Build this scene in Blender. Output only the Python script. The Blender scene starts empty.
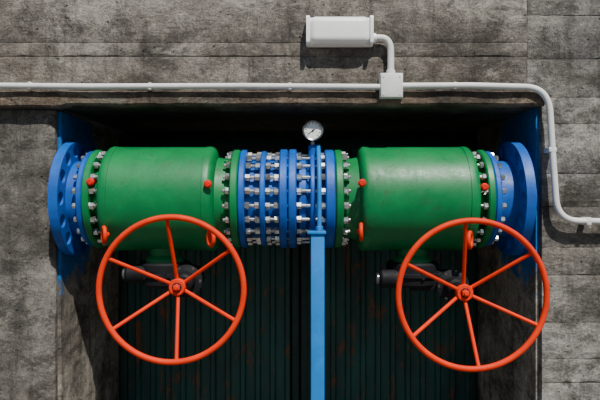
import bpy, bmesh, math, random
from mathutils import Vector, Matrix
random.seed(7)
S=bpy.context.scene
PI=math.pi

# ---------------------------------------------------------------- materials
def newmat(name):
    m=bpy.data.materials.new(name); m.use_nodes=True
    nt=m.node_tree; b=nt.nodes['Principled BSDF']
    return m,nt,b
def N(nt,t,**kw):
    n=nt.nodes.new(t)
    for k,v in kw.items(): setattr(n,k,v)
    return n
def ramp(nt,src,stops):
    r=N(nt,'ShaderNodeValToRGB'); e=r.color_ramp.elements
    while len(e)<len(stops): e.new(0.5)
    for i,(p,c) in enumerate(stops):
        e[i].position=p; e[i].color=(c if len(c)==4 else (*c,1)) if isinstance(c,tuple) else (c,c,c,1)
    nt.links.new(src,r.inputs[0]); return r.outputs[0]
def noise(nt,vec,scale,detail=6,rough=.6,dist=0):
    n=N(nt,'ShaderNodeTexNoise'); n.inputs['Scale'].default_value=scale
    n.inputs['Detail'].default_value=detail; n.inputs['Roughness'].default_value=rough
    n.inputs['Distortion'].default_value=dist
    nt.links.new(vec,n.inputs['Vector']); return n.outputs['Fac']
def mapping(nt,vec,scale=(1,1,1),loc=(0,0,0),rot=(0,0,0)):
    m=N(nt,'ShaderNodeMapping'); m.inputs['Scale'].default_value=scale
    m.inputs['Location'].default_value=loc; m.inputs['Rotation'].default_value=rot
    nt.links.new(vec,m.inputs['Vector']); return m.outputs[0]
def mix(nt,fac,a,b,mode='MIX'):
    m=N(nt,'ShaderNodeMix',data_type='RGBA',blend_type=mode)
    for s,v in ((m.inputs[0],fac),(m.inputs[6],a),(m.inputs[7],b)):
        if isinstance(v,(int,float)): s.default_value=v
        elif isinstance(v,tuple): s.default_value=(*v,1) if len(v)==3 else v
        else: nt.links.new(v,s)
    return m.outputs[2]
def math_(nt,op,a,b=None):
    m=N(nt,'ShaderNodeMath',operation=op)
    for s,v in ((m.inputs[0],a),(m.inputs[1],b)):
        if v is None: continue
        if isinstance(v,(int,float)): s.default_value=v
        else: nt.links.new(v,s)
    return m.outputs[0]
def bump(nt,b,h,strength=.4,dist=.02):
    n=N(nt,'ShaderNodeBump'); n.inputs['Strength'].default_value=strength
    n.inputs['Distance'].default_value=dist
    nt.links.new(h,n.inputs['Height']); nt.links.new(n.outputs[0],b.inputs['Normal'])

def concrete(name,dark,light,grain='H',blue=False,stain=(0.04,0.035,0.03),stain_amt=.7,pale=.6,gr=.45,seed=0.,drip=.6):
    m,nt,b=newmat(name)
    tc0=N(nt,'ShaderNodeTexCoord').outputs['Object']
    tc=mapping(nt,tc0,(1,1,1),(seed,0,seed*.37))
    big=noise(nt,tc,.8,9,.68,.5)
    col=ramp(nt,big,[(.33,dark),(.66,light)])
    wn=N(nt,'ShaderNodeTexNoise'); wn.inputs['Scale'].default_value=2.5; wn.inputs['Detail'].default_value=5
    nt.links.new(tc,wn.inputs['Vector'])
    va=N(nt,'ShaderNodeVectorMath',operation='MULTIPLY_ADD'); nt.links.new(wn.outputs['Color'],va.inputs[0]); va.inputs[1].default_value=(.12,.12,.12); nt.links.new(tc,va.inputs[2])
    wv=va.outputs[0]
    if grain=='H': gv=mapping(nt,wv,(1.2,1.2,10))
    elif grain=='V': gv=mapping(nt,wv,(11,11,1.2))
    elif grain=='D': gv=mapping(nt,mapping(nt,wv,(1,1,1),(0,0,0),(0,.75,0)),(1.2,2,7))
    else: gv=mapping(nt,wv,(3,3,4))
    g=noise(nt,gv,1.4,10,.78,.7)
    gc=ramp(nt,g,[(.30,.42),(.5,1.),(.70,1.4)])
    col=mix(nt,gr,col,gc,'MULTIPLY')
    cl=noise(nt,mapping(nt,tc,(1,1,1.3),(2,7,5)),4.5,14,.80,.4)
    col=mix(nt,.9,col,ramp(nt,cl,[(.34,.38),(.5,.95),(.66,1.6)]),'MULTIPLY')
    dp=noise(nt,mapping(nt,tc,(.7,.7,1.),(11,4,2)),.9,7,.6,.8)
    col=mix(nt,.9,col,ramp(nt,dp,[(.36,(.50,.46,.41)),(.50,(.95,.93,.9)),(.64,(1.15,1.13,1.1))]),'MULTIPLY')
    bl=noise(nt,mapping(nt,tc,(1,1,1.5),(4,2,7)),1.7,14,.78,.5)
    col=mix(nt,ramp(nt,bl,[(.50,0.),(.585,stain_amt)]),col,stain)
    dr=noise(nt,mapping(nt,wv,(5,5,.4),(1,5,0)),1.3,9,.7,.2)
    col=mix(nt,ramp(nt,dr,[(.52,0.),(.66,drip)]),col,(.04,.034,.028))
    if pale:
        pl=noise(nt,mapping(nt,tc,(.8,.8,1.3),(9,1,3)),1.9,15,.82,.6)
        col=mix(nt,ramp(nt,pl,[(.54,0.),(.62,pale)]),col,(.42,.40,.33))
    fn=noise(nt,tc,45,4,.75)
    col=mix(nt,.8,col,ramp(nt,fn,[(.3,.45),(.7,1.45)]),'MULTIPLY')
    v=N(nt,'ShaderNodeTexVoronoi'); v.inputs['Scale'].default_value=8; nt.links.new(wv,v.inputs['Vector'])
    pit=ramp(nt,v.outputs['Distance'],[(.05,0.),(.11,1.)])
    col=mix(nt,.6,col,pit,'MULTIPLY')
    if blue:
        sx=N(nt,'ShaderNodeSeparateXYZ'); nt.links.new(tc0,sx.inputs[0])
        y=math_(nt,'SUBTRACT',sx.outputs[1],.35); z=math_(nt,'SUBTRACT',sx.outputs[2],.12)
        d=math_(nt,'SQRT',math_(nt,'ADD',math_(nt,'MULTIPLY',y,y),math_(nt,'MULTIPLY',z,z)))
        nn=noise(nt,tc,4.5,12,.78,.8)
        d=math_(nt,'ADD',d,math_(nt,'MULTIPLY',math_(nt,'SUBTRACT',nn,.5),1.5))
        bc=mix(nt,cl,(.0,.05,.20),(.01,.22,.62))
        col=mix(nt,ramp(nt,d,[(.90,.95),(.99,0.)]),col,bc)
    nt.links.new(col,b.inputs['Base Color'])
    b.inputs['Roughness'].default_value=.88
    b.inputs['Specular IOR Level'].default_value=.25
    h=math_(nt,'ADD',math_(nt,'MULTIPLY',g,.35),math_(nt,'ADD',math_(nt,'MULTIPLY',fn,.25),math_(nt,'MULTIPLY',pit,.3)))
    h=math_(nt,'ADD',h,math_(nt,'MULTIPLY',cl,1.1))
    bump(nt,b,h,.85,.04)
    return m

def paint(name,c,c2=None,rough=.35,wear=(.05,.03,.02),wear_amt=.5,scale=3.,spec=.5,thr=.60,stretch=(1,1,1)):
    m,nt,b=newmat(name)
    tc=N(nt,'ShaderNodeTexCoord').outputs['Object']
    if c2 is None: c2=tuple(x*.6 for x in c)
    n1=noise(nt,mapping(nt,tc,stretch),scale,8,.65,.4)
    col=mix(nt,ramp(nt,n1,[(.35,0.),(.7,1.)]),c,c2)
    n2=noise(nt,mapping(nt,tc,stretch,(3,8,2)),scale*2.3,12,.8,.5)
    col=mix(nt,ramp(nt,n2,[(thr,0.),(thr+.07,wear_amt)]),col,wear)
    nt.links.new(col,b.inputs['Base Color'])
    nt.links.new(ramp(nt,n2,[(.3,rough),(.75,min(1,rough+.35))]),b.inputs['Roughness'])
    b.inputs['Specular IOR Level'].default_value=spec
    bump(nt,b,noise(nt,tc,40,4,.6),.10,.01)
    return m

M_up=concrete('concrete_boardform',(.14,.124,.108),(.33,.305,.27),'H',stain_amt=.6,gr=.5,seed=1.3,pale=.55)
M_beam=concrete('concrete_beam',(.11,.08,.06),(.27,.215,.16),'H',stain_amt=.75,gr=.7,pale=.3,drip=.3)
M_left=concrete('concrete_left',(.10,.095,.085),(.25,.235,.21),'D',stain_amt=.75,seed=4.4,gr=.6,pale=.4,drip=.7)
M_right=concrete('concrete_right',(.15,.147,.14),(.34,.33,.305),'H',stain_amt=.7,gr=.55,seed=8.,pale=.5)
M_side=concrete('concrete_overspray',(.14,.13,.11),(.42,.38,.32),'V',blue=True,pale=.6)
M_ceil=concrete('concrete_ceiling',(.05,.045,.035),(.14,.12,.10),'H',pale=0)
M_floor=concrete('concrete_floor',(.12,.12,.11),(.25,.24,.22),'N')
M_green=paint('green_enamel',(.0,.20,.052),(.0,.13,.034),.30,(.02,.05,.02),.45,2.2,.42,.56)
M_blue=paint('blue_enamel',(.0,.105,.48),(.0,.055,.28),.34,(.015,.03,.06),.55,4,.45,thr=.57)
M_lblue=paint('light_blue_enamel',(.0,.19,.58),(.0,.14,.44),.4,(.02,.05,.1),.35,4,.4)
M_orange=paint('orange_red_enamel',(.80,.036,.0),(.60,.020,.0),.42,(.2,.015,.004),.35,5,.22)
M_red=paint('red_plastic',(.7,.010,.002),(.5,.01,.002),.35,(.2,.02,.01),.2,8,.3)
M_white=paint('white_enamel',(.76,.76,.73),(.62,.62,.59),.4,(.28,.25,.19),.45,6)
M_diff=paint('lamp_diffuser',(.92,.92,.90),(.87,.87,.85),.2,(.6,.6,.55),.15,6)
M_black=paint('black_castiron',(.004,.0045,.006),(.010,.010,.012),.5,(.03,.02,.015),.4,6,.25)
M_door=paint('dark_green_sheet',(.014,.10,.078),(.006,.035,.030),.45,(.26,.065,.020),.85,1.3,thr=.545,stretch=(1.6,1,.6))
M_doorf=paint('dark_frame',(.008,.035,.03),(.006,.02,.018),.5,(.08,.03,.02),.6,3)
M_dial=paint('gauge_dial',(.80,.81,.79),(.74,.75,.74),.3,(.6,.6,.6),.1,6)
def metal(name,c,r,dk=.4):
    m,nt,b=newmat(name)
    tc=N(nt,'ShaderNodeTexCoord').outputs['Object']
    n1=noise(nt,tc,14,5,.6)
    nt.links.new(mix(nt,ramp(nt,n1,[(.38,0.),(.68,1.)]),c,tuple(x*dk for x in c)),b.inputs['Base Color'])
    b.inputs['Metallic'].default_value=.9; b.inputs['Roughness'].default_value=r
    return m
M_steel=metal('zinc_steel',(.82,.81,.77),.27)
M_bezel=metal('gauge_bezel',(.35,.35,.35),.25)

# ---------------------------------------------------------------- builder
class B:
    def __init__(s): s.bm=bmesh.new()
    def frame(s,axis):
        a=Vector(axis).normalized()
        u=a.orthogonal().normalized()
        if abs(a.x)>.99: u=Vector((0,0,1))
        elif abs(a.y)>.99: u=Vector((0,0,1))
        elif abs(a.z)>.99: u=Vector((1,0,0))
        return a,u,a.cross(u)
    def lathe(s,prof,o,axis,seg=64,ph=0):
        a,u,w=s.frame(axis); o=Vector(o); rings=[]
        for t,r in prof:
            if r<1e-6: rings.append([s.bm.verts.new(o+a*t)])
            else: rings.append([s.bm.verts.new(o+a*t+(u*math.cos(ph+2*PI*i/seg)+w*math.sin(ph+2*PI*i/seg))*r) for i in range(seg)])
        for A,C in zip(rings,rings[1:]):
            for i in range(seg):
                j=(i+1)%seg
                f=[A[i%len(A)],A[j%len(A)],C[j%len(C)],C[i%len(C)]]
                q=[]
                for v in f:
                    if v not in q: q.append(v)
                if len(q)>2:
                    try: s.bm.faces.new(q)
                    except ValueError: pass
        return s
    def cyl(s,p0,p1,r,seg=32,bev=0.,ph=0):
        p0=Vector(p0);p1=Vector(p1);L=(p1-p0).length
        bev=min(bev,L*.45,r*.45)
        pr=[(0,0),(0,r-bev),(bev,r),(L-bev,r),(L,r-bev),(L,0)] if bev>0 else [(0,0),(0,r),(L,r),(L,0)]
        return s.lathe(pr,p0,p1-p0,seg,ph)
    def box(s,c,size,bev=0.,rot=None,segs=2):
        r=bmesh.ops.create_cube(s.bm,size=1.); vs=r['verts']
        bmesh.ops.scale(s.bm,vec=size,verts=vs)
        if bev>0:
            es=list({e for v in vs for e in v.link_edges})
            rr=bmesh.ops.bevel(s.bm,geom=es,offset=bev,segments=segs,affect='EDGES',profile=.5)
            vs=list({v for f in rr['faces'] for v in f.verts}|{v for v in vs if v.is_valid})
        if rot: bmesh.ops.rotate(s.bm,cent=(0,0,0),matrix=rot,verts=vs)
        bmesh.ops.translate(s.bm,vec=c,verts=vs)
        return s
    def tube(s,pts,r,seg=16,closed=False):
        pts=[Vector(p) for p in pts]; n=len(pts); rings=[]; up=None
        for i,p in enumerate(pts):
            if closed: t=(pts[(i+1)%n]-pts[i-1]).normalized()
            else: t=(pts[min(i+1,n-1)]-pts[max(i-1,0)]).normalized()
            if up is None: up=t.orthogonal().normalized()
            up=(up-t*up.dot(t)).normalized(); w=t.cross(up)
            rings.append([s.bm.verts.new(p+(up*math.cos(2*PI*k/seg)+w*math.sin(2*PI*k/seg))*r) for k in range(seg)])
        m=n if closed else n-1
        for i in range(m):
            A=rings[i];C=rings[(i+1)%n]
            for k in range(seg):
                s.bm.faces.new([A[k],A[(k+1)%seg],C[(k+1)%seg],C[k]])
        if not closed:
            s.bm.faces.new(rings[0][::-1]); s.bm.faces.new(rings[-1])
        return s
    def ring(s,c,axis,R,r,n=96,seg=16):
        a,u,w=s.frame(axis);c=Vector(c);rings=[]
        for i in range(n):
            d=u*math.cos(2*PI*i/n)+w*math.sin(2*PI*i/n)
            rings.append([s.bm.verts.new(c+d*(R+r*math.cos(2*PI*k/seg))+a*r*math.sin(2*PI*k/seg)) for k in range(seg)])
        for i in range(n):
            A=rings[i];C=rings[(i+1)%n]
            for k in range(seg): s.bm.faces.new([A[k],A[(k+1)%seg],C[(k+1)%seg],C[k]])
        return s
    def make(s,name,mat,parent=None,ang=35):
        bmesh.ops.recalc_face_normals(s.bm,faces=s.bm.faces)
        me=bpy.data.meshes.new(name); s.bm.to_mesh(me); s.bm.free()
        me.materials.append(mat)
        for p in me.polygons: p.use_smooth=True
        me.set_sharp_from_angle(angle=math.radians(ang))
        o=bpy.data.objects.new(name,me); S.collection.objects.link(o)
        if parent: o.parent=parent
        return o
def empty(name):
    e=bpy.data.objects.new(name,None); e.empty_display_size=.1; S.collection.objects.link(e); return e
def arc(p0,c,p1,n=8):
    p0,c,p1=Vector(p0),Vector(c),Vector(p1)
    return [p0*(1-t)**2+c*2*t*(1-t)+p1*t*t for t in [i/n for i in range(n+1)]]
def W(px,py,y):   # measured photo coordinate -> metres at depth y
    d=(6+y)/600.
    return Vector(((px-300)*d,y,(200-py)*d))

FZ=-3.0
# ---------------------------------------------------------------- shell
def strip(b,x0,x1,z0,z1,yf,n=26,amp=.004,ch=.006):
    va=[]
    for i in range(n+1):
        x=x0+(x1-x0)*i/n
        ja=random.uniform(-amp,amp); jb=random.uniform(-amp,amp)
        c=ch*random.uniform(.2,1.5)
        va.append([b.bm.verts.new(v) for v in ((x,.1,z0+.001+ja*.3),(x,yf+c,z0+.001+ja*.3),(x,yf,z0+c+.002+abs(ja)),(x,yf+random.uniform(-.003,.003),z1-c-.002-abs(jb)),(x,yf+c*.8,z1-.001),(x,.1,z1-.001))])
    for A,C in zip(va,va[1:]):
        for k in range(5): b.bm.faces.new([A[k],A[k+1],C[k+1],C[k]])
    b.bm.faces.new(va[0]); b.bm.faces.new(va[-1][::-1])
b=B()
b.box((-.875,.42,2.32),(6.25,.9,2.48))
z=1.08
random.seed(21)
for h,ch in ((.34,.003),(.14,.010),(.46,.003),(.11,.002),(.33,.008),(.36,.004),(.3,.006),(.3,.004),(.3,.006)):
    strip(b,-4.,2.25,z,z+h,-.050-random.uniform(0,.005),70,.004,ch)
    z+=h
b.make('wall_upper',M_up)
b=B()
b.box((3.4,1.06,.25),(2.0,2.08,6.6))
z=-3.05
random.seed(11)
for i,h in enumerate([.41,.30,.52,.24,.36,.47,.28,.40,.33,.50,.26,.38,.44,.30,.4,.4,.3]):
    xs=2.407
    if z+h/2>1.05: xs=2.262
    strip(b,xs,4.4,z,z+h,-.028-random.uniform(0,.006),24,.005,(.010,.003,.005)[i%3])
    z+=h
b.box((2.33,.5,2.32),(.15,.98,2.48))
b.make('wall_right',M_right)
random.seed(5)
b=B()
nz=60; rows=[]
for i in range(nz+1):
    z=-3.0+(.895+3.0)*i/nz
    c=.012+abs(random.gauss(0,.012))
    if random.random()<.12: c+=.03
    rows.append([b.bm.verts.new(v) for v in ((-4.3,.0,z),(-2.46-c,.0,z),(-2.455,c*.8,z),(-2.455,2.12,z),(-4.3,2.12,z))])
for A,C in zip(rows,rows[1:]):
    for k in range(5): b.bm.faces.new([A[k],A[(k+1)%5],C[(k+1)%5],C[k]])
b.bm.faces.new(rows[0]); b.bm.faces.new(rows[-1][::-1])
b.make('wall_left',M_left)
b=B(); b.box((-2.44,1.09,-1.05),(.04,2.03,3.9),.008,segs=1); b.make('wall_recess_left',M_side)
b=B(); b.box((2.39,1.06,-1.0),(.04,2.06,4.0)); b.make('wall_recess_right',M_side)
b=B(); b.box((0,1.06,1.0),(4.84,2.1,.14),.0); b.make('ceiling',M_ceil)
b=B()
xs=[-4.2+.15*i for i in range(45)]
random.seed(3)
vsr=[]
for x in xs:
    x=min(x,2.40)
    zb=.93+random.uniform(-.008,.008)-(.02 if x<-2.3 else 0); yf=-.115+random.uniform(-.005,.005)
    vsr.append([b.bm.verts.new(v) for v in ((x,.02,zb),(x,yf+.015,zb),(x,yf,zb+.02),(x,yf,1.045),(x,yf+.035,1.075),(x,.02,1.085))])
for A,C in zip(vsr,vsr[1:]):
    for k in range(6): b.bm.faces.new([A[k],A[(k+1)%6],C[(k+1)%6],C[k]])
b.bm.faces.new(vsr[0]); b.bm.faces.new(vsr[-1][::-1])
b.make('trim_lintel',M_beam)
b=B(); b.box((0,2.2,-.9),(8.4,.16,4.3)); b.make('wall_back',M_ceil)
b=B(); b.box((0,-2.5,FZ-.1),(16,9.6,.2)); b.make('floor',M_floor)

def door(name,x0,x1):
    root=empty(name); b=B(); y0=2.06; pitch=.2; prof=[];x=x0+.08
    while x<x1-.1:
        prof+= [(x,y0),(x+.11,y0),(x+.13,y0-.045),(x+.18,y0-.045),(x+.2,y0)]; x+=pitch
    prof=[p for p in prof if p[0]<=x1-.05]
    a=[b.bm.verts.new((px,py,FZ+.03)) for px,py in prof]; c=[b.bm.verts.new((px,py,.78)) for px,py in prof]
    for i in range(len(a)-1):
        if (prof[i+1][0]-prof[i][0])>1e-5: b.bm.faces.new([a[i],a[i+1],c[i+1],c[i]])
    b.make('sheet',M_door,root,20)
    b=B(); H=.8-FZ
    for xx in (x0+.05,x1-.05): b.box((xx,2.03,FZ+H/2),(.09,.1,H),.008)
    b.box(((x0+x1)/2,2.03,.75),(x1-x0-.02,.1,.1),.008); b.box(((x0+x1)/2,2.03,FZ+.06),(x1-x0-.02,.1,.12),.008)
    b.make('frame',M_doorf,root)
door('door_1',-2.40,-.01); door('door_2',.01,2.36)

# ---------------------------------------------------------------- pipe run
AY,AZ=.27,.015
def onax(x): return (x,AY,AZ)
def disc(b,x0,x1,R,bev=.012,seg=96): b.cyl(onax(x0),onax(x1),R,seg,bev)
NB=20
def bolts(b,R,segs,r=.036,ph=.5,n=NB):
    for i in range(n):
        a=2*PI*(i+ph)/n
        y=AY+R*math.cos(a); z=AZ+R*math.sin(a)
        for x0,x1 in segs:
            j=random.uniform(-.008,.008)
            b.cyl((x0,y,z),(x1+abs(j),y,z),r,6,.006,ph=random.random())
def rods(b,R,x0,x1,r=.017,ph=.5,n=NB):
    for i in range(n):
        a=2*PI*(i+ph)/n
        b.cyl((x0,AY+R*math.cos(a),AZ+R*math.sin(a)),(x1,AY+R*math.cos(a),AZ+R*math.sin(a)),r,10,.004)
FR=.51; BC=.462
def valve(name,x0,x1,fl_l,fl_r,hubx,hubz,lugs,plugs):
    root=empty(name)
    cx=(x0+x1)/2
    b=B()
    R=.545;L=x1-x0
    b.lathe([(0,0),(0,R-.11),(.006,R-.065),(.02,R-.03),(.04,R-.009),(.065,R),(.11,R),(.113,R-.006),(L-.113,R-.006),(L-.11,R),(L-.065,R),(L-.04,R-.009),(L-.02,R-.03),(L-.006,R-.065),(L,R-.11),(L,0)],onax(x0),(1,0,0),128)
    b.make('body',M_green,root,30)
    b=B()
    disc(b,fl_l[0],fl_l[1],FR); disc(b,fl_r[0],fl_r[1],FR)
    b.lathe([(0,.40),(x0-fl_l[1]+.01,.43)],onax(fl_l[1]-.002),(1,0,0),96)
    b.lathe([(0,.43),(fl_r[0]-x1+.012,.40)],onax(x1-.01),(1,0,0),96)
    b.make('flanges',M_green,root)
    b=B()
    bolts(b,BC,[(fl_l[1]-.002,fl_l[1]+.045)]); bolts(b,BC,[(fl_r[0]-.045,fl_r[0]-.006)])
    rods(b,BC,fl_l[1],fl_l[1]+.07); rods(b,BC,fl_r[0]-.07,fl_r[0])
    b.make('nuts',M_steel,root)
    b=B()
    b.lathe([(0,.17),(.10,.15),(.14,.20),(.17,.20),(.17,0)],(cx,.26,-.47),(0,0,-1),48)
    b.make('stem_neck',M_green,root)
    gz=-.64
    b=B()
    b.lathe([(0,0),(0,.25),(.02,.27),(.10,.27),(.11,.29),(.14,.29),(.15,.27),(.22,.26),(.25,.20),(.27,.10),(.27,0)],(cx,.26,gz),(0,0,-1),48)
    for k in range(8):
        a=k*PI/4+.2; b.cyl((cx+.275*math.cos(a),.26+.275*math.sin(a),gz-.085),(cx+.275*math.cos(a),.26+.275*math.sin(a),gz-.16),.022,6,.004)
    b.lathe([(0,0),(0,.11),(.03,.13),(.30,.13),(.33,.16),(.36,.16),(.38,.10),(.48,.085),(.5,.06),(.5,0)],(hubx,.28,hubz),(0,-1,0),32)
    b.box(((cx+hubx)/2,.20,hubz+.02),(abs(hubx-cx)+.1,.24,.2),.04)
    b.cyl((cx-.36,.12,hubz+.05),(cx-.1,.12,hubz+.05),.095,28,.02)
    b.make('gearbox',M_black,root)
    b=B(); b.cyl((cx-.40,.12,hubz+.05),(cx-.36,.12,hubz+.05),.06,24,.012)
    for k in range(6):
        a=k*PI/3; b.cyl((hubx+.135*math.cos(a),-.09,hubz+.135*math.sin(a)),(hubx+.135*math.cos(a),-.055,hubz+.135*math.sin(a)),.018,6,.003)
    b.make('gearbox_cap',M_bezel,root)
    b=B()
    for (lx,ly,lz,tilt) in lugs:
        b.ring((lx,ly,lz),(math.cos(tilt),math.sin(tilt),0),.072,.020,48,12)
        b.cyl((lx,ly+.06,lz),(lx,ly+.20,lz),.026,16,.004)
    b.make('lifting_eyes',M_orange,root)
    b=B()
    for (qx,qy,qz) in plugs:
        b.lathe([(-.05,.02),(.05,.02),(.05,.038),(.075,.038),(.088,.025),(.09,0)],(qx,qy+.05,qz),(0,-1,0),20)
    b.make('plugs',M_red,root)
    return root
def lug(px,py,y,t):
    p=W(px,py,y); return (p.x,p.y,p.z,t)
def plug(px,py,y):
    p=W(px,py,y); return tuple(p)
valve('pipeline_valve',-1.975,-.84,(-2.11,-2.04),(-.685,-.61),-1.124,-.80,
      [lug(104,235,-.25,.45),lug(211,238,-.25,.5)],[plug(91,182,-.2),plug(208,184,-.28)])
valve('pipeline_valve',.59,1.755,(.35,.425),(1.82,1.89),1.51,-.85,
      [lug(361,232,-.25,-.1),lug(470,240,-.25,-.45)],[plug(362,183,-.28),plug(484,187,-.2)])

def handwheel(cx,cz,R,ph,hz):
    root=empty('handwheel')
    b=B()
    yr=-.75; yh=-.47
    b.ring((cx,yr,cz),(0,1,0),R-.026,.026,128,18)
    for k in range(6):
        a=ph+k*PI/3
        p1=Vector((cx+(R-.03)*math.cos(a),yr+.005,cz+(R-.03)*math.sin(a)))
        p0=Vector((cx+.055*math.cos(a),yh,hz+.055*math.sin(a)))
        b.tube([p0,p0.lerp(p1,.5),p1],.0175,14)
    b.lathe([(0,.045),(.0,.07),(.015,.078),(.07,.078),(.085,.07),(.085,.045),(0,.045)],(cx,yh+.035,hz),(0,-1,0),40)
    b.make('rim_and_spokes',M_orange,root)
    b=B(); b.cyl((cx,-.215,hz),(cx,yh-.055,hz),.046,28,.006); b.make('shaft',M_black,root)
    b=B(); b.cyl((cx,yh-.05,hz),(cx,yh-.075,hz),.036,6,.005); b.cyl((cx,yh-.07,hz),(cx,yh-.095,hz),.02,16,.004); b.make('nut',M_orange,root)
handwheel(-1.126,-.785,.66,math.radians(94),-.80)
handwheel(1.51,-.83,.675,math.radians(95),-.85)

def drilled(x0,x1,R,Ri,Rb,n,rh):
    cu=bpy.data.curves.new('c','CURVE'); cu.dimensions='2D'; cu.fill_mode='BOTH'
    def circ(cx,cy,r,k):
        sp=cu.splines.new('POLY'); sp.points.add(k-1); sp.use_cyclic_u=True
        for i in range(k): sp.points[i].co=(cx+r*math.cos(2*PI*i/k),cy+r*math.sin(2*PI*i/k),0,1)
    circ(0,0,R,96); circ(0,0,Ri,64)
    for i in range(n):
        a=2*PI*(i+.5)/n; circ(Rb*math.cos(a),Rb*math.sin(a),rh,20)
    cu.extrude=(x1-x0)/2
    o=bpy.data.objects.new('tmp',cu); S.collection.objects.link(o)
    bpy.context.view_layer.update()
    me=bpy.data.meshes.new_from_object(o.evaluated_get(bpy.context.evaluated_depsgraph_get()))
    bpy.data.objects.remove(o)
    me.transform(Matrix.Translation(((x0+x1)/2,AY,AZ))@Matrix.Rotation(PI/2,4,'Y'))
    me.materials.clear(); me.materials.append(M_blue)
    return me
def endpiece(sgn,xf0,xf1,xw,xend):
    root=empty('pipe_end_flange')
    a,c=sorted((xf0*sgn,xf1*sgn))
    b=B(); disc(b,a,c,.495)
    w0,w1=xw*sgn,(xw+.09)*sgn
    a,c=sorted((xf1*sgn,w1)); disc(b,a,c,.39,.0)
    a,c=sorted((w1,xend*sgn)); disc(b,a,c,.28,.0)
    b.make('neck_flange',M_blue,root)
    a,c=sorted((w0,w1))
    me=drilled(a,c,.59,.38,.50,14,.068)
    o=bpy.data.objects.new('drilled_flange',me); S.collection.objects.link(o); o.parent=root
    b=B(); x=xf1*sgn
    bolts(b,BC-.01,[tuple(sorted((x,x+.04*sgn)))],r=.03); b.make('nuts',M_steel,root)
endpiece(-1,2.115,2.17,2.30,2.418); endpiece(1,1.895,1.955,2.15,2.368)

root=empty('dismantling_joint')
b=B()
disc(b,-.605,-.54,FR)
disc(b,-.395,-.34,.495)
disc(b,-.205,-.125,FR+.005); disc(b,-.115,-.035,FR+.005)
disc(b,.25,.345,FR)
disc(b,.10,.15,.48)
disc(b,-.54,.25,.395,0)
b.lathe([(0,.385),(.03,.44),(.09,.44),(.12,.385)],onax(-.035),(1,0,0),96)
b.make('body',M_blue,root)
b=B()
rods(b,BC-.01,-.54,.25)
bolts(b,BC-.01,[(-.54,-.49),(-.445,-.395),(-.34,-.29),(-.255,-.205),(-.035,.015),(.20,.25)],r=.035)
b.make('threaded_rods',M_steel,root)
b=B()
b.cyl((.13,.12,.36),(.13,.12,.56),.045,24,.01)
b.make('gauge_boss',M_blue,root)

root=empty('pressure_gauge')
gx,gy,gz=.13,.06,.70
b=B(); b.lathe([(0,0),(0,.085),(.015,.10),(.05,.10),(.058,.105),(.07,.105),(.075,.098),(.07,.086),(.06,.086)],(gx,gy+.04,gz),(0,-1,0),48)
b.cyl((gx,.10,.575),(gx,.08,.62),.018,16); b.cyl((gx,.11,.56),(gx,.11,.59),.032,6,.003)
b.make('case',M_bezel,root)
b=B(); b.lathe([(0,0),(0,.088),(.002,.088),(.002,0)],(gx,gy-.016,gz),(0,-1,0),48); b.make('dial',M_dial,root)
b=B()
for k in range(11):
    a=math.radians(225-27*k)
    rot=Matrix.Rotation(-a,3,'Y')
    b.box((gx+.072*math.cos(a),gy-.0195,gz+.072*math.sin(a)),(.018,.002,.005),0,rot)
a=math.radians(215); b.box((gx+.02*math.cos(a),gy-.021,gz+.02*math.sin(a)),(.09,.002,.007),0,Matrix.Rotation(-a,3,'Y'))
b.cyl((gx,gy-.018,gz),(gx,gy-.026,gz),.01,16)
b.make('needle_and_ticks',M_black,root)

root=empty('support_post')
b=B()
px0=W(311,0,-.38).x; px1=W(324.5,0,-.38).x; cx=(px0+px1)/2; wd=px1-px0
top=W(0,234,-.38).z
b.box((cx,-.32,(top+FZ)/2),(wd*.75,.10,top-FZ),.006)
b.box((cx,-.375,(top+FZ)/2),(wd,.012,top-FZ),.003)
b.box((cx,-.265,(top+FZ)/2),(wd,.012,top-FZ),.003)
b.box((cx-.01,-.30,top+.012),(wd+.05,.2,.026),.004)
b.box((cx,-.32,FZ+.01),(.3,.3,.02),.003)
b.make('post',M_lblue,root)
b=B()
Q=.548
pts=[Vector((.185,AY+.05,AZ+Q-.01))]
for k in range(13):
    a=PI/2+(PI/2)*k/12
    pts.append(Vector((.185,AY+Q*math.cos(a),AZ+Q*math.sin(a))))
pts+=[Vector((.185,AY-Q,-.1)),Vector((.185,AY-Q-.01,top+.02))]
b.tube(pts,.023,14)
b.cyl((.185,AY-Q-.01,top+.02),(.185,AY-Q-.01,top+.07),.036,6,.004)
b.make('strap_pipe',M_lblue,root)

# ---------------------------------------------------------------- lamp / conduit
root=empty('bulkhead_lamp')
p0=W(306,15,-.2);p1=W(374,44,-.2)
cx=(p0.x+p1.x)/2;cz=(p0.z+p1.z)/2;w=p1.x-p0.x;h=p0.z-p1.z
b=B(); b.box((cx,-.09,cz),(w-.01,.08,h),.02,segs=3)
b.box((cx+w/2-.02,-.135,cz),(.04,.15,h+.006),.035,segs=4)
b.box((cx-w/2+.02,-.135,cz),(.035,.15,h+.004),.035,segs=4)
b.cyl((cx+w/2-.01,-.12,cz-.06),(cx+w/2+.03,-.12,cz-.06),.045,20,.006)
b.make('housing',M_diff,root)
b=B(); b.box((cx,-.14,cz),(w-.06,.16,h-.01),.068,segs=8); b.make('diffuser',M_diff,root)

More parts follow.
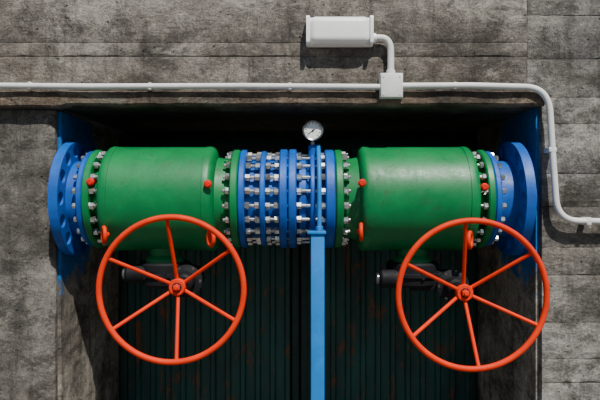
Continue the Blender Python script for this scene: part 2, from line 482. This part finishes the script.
root=empty('junction_box')
p0=W(380,73,-.17);p1=W(403,98,-.17)
jx=(p0.x+p1.x)/2;jz=(p0.z+p1.z)/2
b=B(); b.box((jx,-.125,jz),(p1.x-p0.x,.11,p0.z-p1.z),.01,segs=2); b.box((jx,-.185,jz),(p1.x-p0.x-.012,.02,p0.z-p1.z-.012),.008)
for sx in (-1,1):
    for sz in (-1,1): b.cyl((jx+sx*.08,-.19,jz+sz*.085),(jx+sx*.08,-.2,jz+sz*.085),.01,10)
b.cyl((jx,-.12,jz+.11),(jx,-.12,jz+.16),.045,20,.006)
b.make('box',M_white,root)

root=empty('electrical_conduit')
yc=-.15
b=B()
A=[W(-60,85,yc),W(90,86.5,yc),W(240,86,yc),W(381,87,yc)]
b.tube(A,.029,16)
C=[W(402,86,yc),W(470,85.5,yc)]+arc(W(526,87,yc),W(548,88,yc),W(550,112,yc),10)+[W(553,160,yc)]+arc(W(556,200,yc),W(558,220,yc),W(578,221,yc),10)+[W(660,222,yc)]
b.tube(C,.031,16)
D=[Vector((cx+w/2+.02,-.12,cz-.06))]+arc(Vector((jx-.10,-.12,cz-.06)),Vector((jx,-.12,cz-.06)),Vector((jx,-.12,cz-.20)),8)+[Vector((jx,-.12,jz+.13))]
b.tube(D,.033,16)
b.make('tubes',M_white,root)
b=B()
for px,py in ((30,85.5),(150,86.4),(290,86.3),(455,85.6)):
    c=W(px,py,yc); b.box((c.x,c.y+.012,c.z),(.04,.065,.07),.012)
for px,py in ((552,150),):
    c=W(px,py,yc); b.box((c.x,c.y+.045,c.z),(.078,.15,.05),.012)
c=W(588,221.3,yc); b.box((c.x,c.y+.045,c.z),(.05,.15,.078),.012)
b.make('clips',M_white,root)

# ---------------------------------------------------------------- light
sun=bpy.data.lights.new('sun','SUN'); sun.energy=6.3; sun.angle=math.radians(.6); sun.color=(1,.96,.90)
so=bpy.data.objects.new('sun',sun); S.collection.objects.link(so)
el,az=math.radians(55),math.radians(21)
d=Vector((math.sin(az)*math.cos(el),-math.cos(az)*math.cos(el),math.sin(el)))
so.rotation_euler=d.to_track_quat('Z','Y').to_euler(); so.location=(3,-8,8)
w=bpy.data.worlds.new('World'); S.world=w; w.use_nodes=True
nt=w.node_tree; bg=nt.nodes['Background']
tc=N(nt,'ShaderNodeTexCoord'); sp=N(nt,'ShaderNodeSeparateXYZ'); nt.links.new(tc.outputs['Generated'],sp.inputs[0])
nt.links.new(ramp(nt,sp.outputs[2],[(0.,(.22,.24,.25)),(.1,(.62,.72,.82)),(.9,(.25,.42,.75))]),bg.inputs[0])
bg.inputs[1].default_value=.65

cam=bpy.data.cameras.new('cam'); cam.lens=36; cam.sensor_width=36
co=bpy.data.objects.new('camera',cam); co.location=(0,-6,0); co.rotation_euler=(PI/2,0,0)
S.collection.objects.link(co); S.camera=co
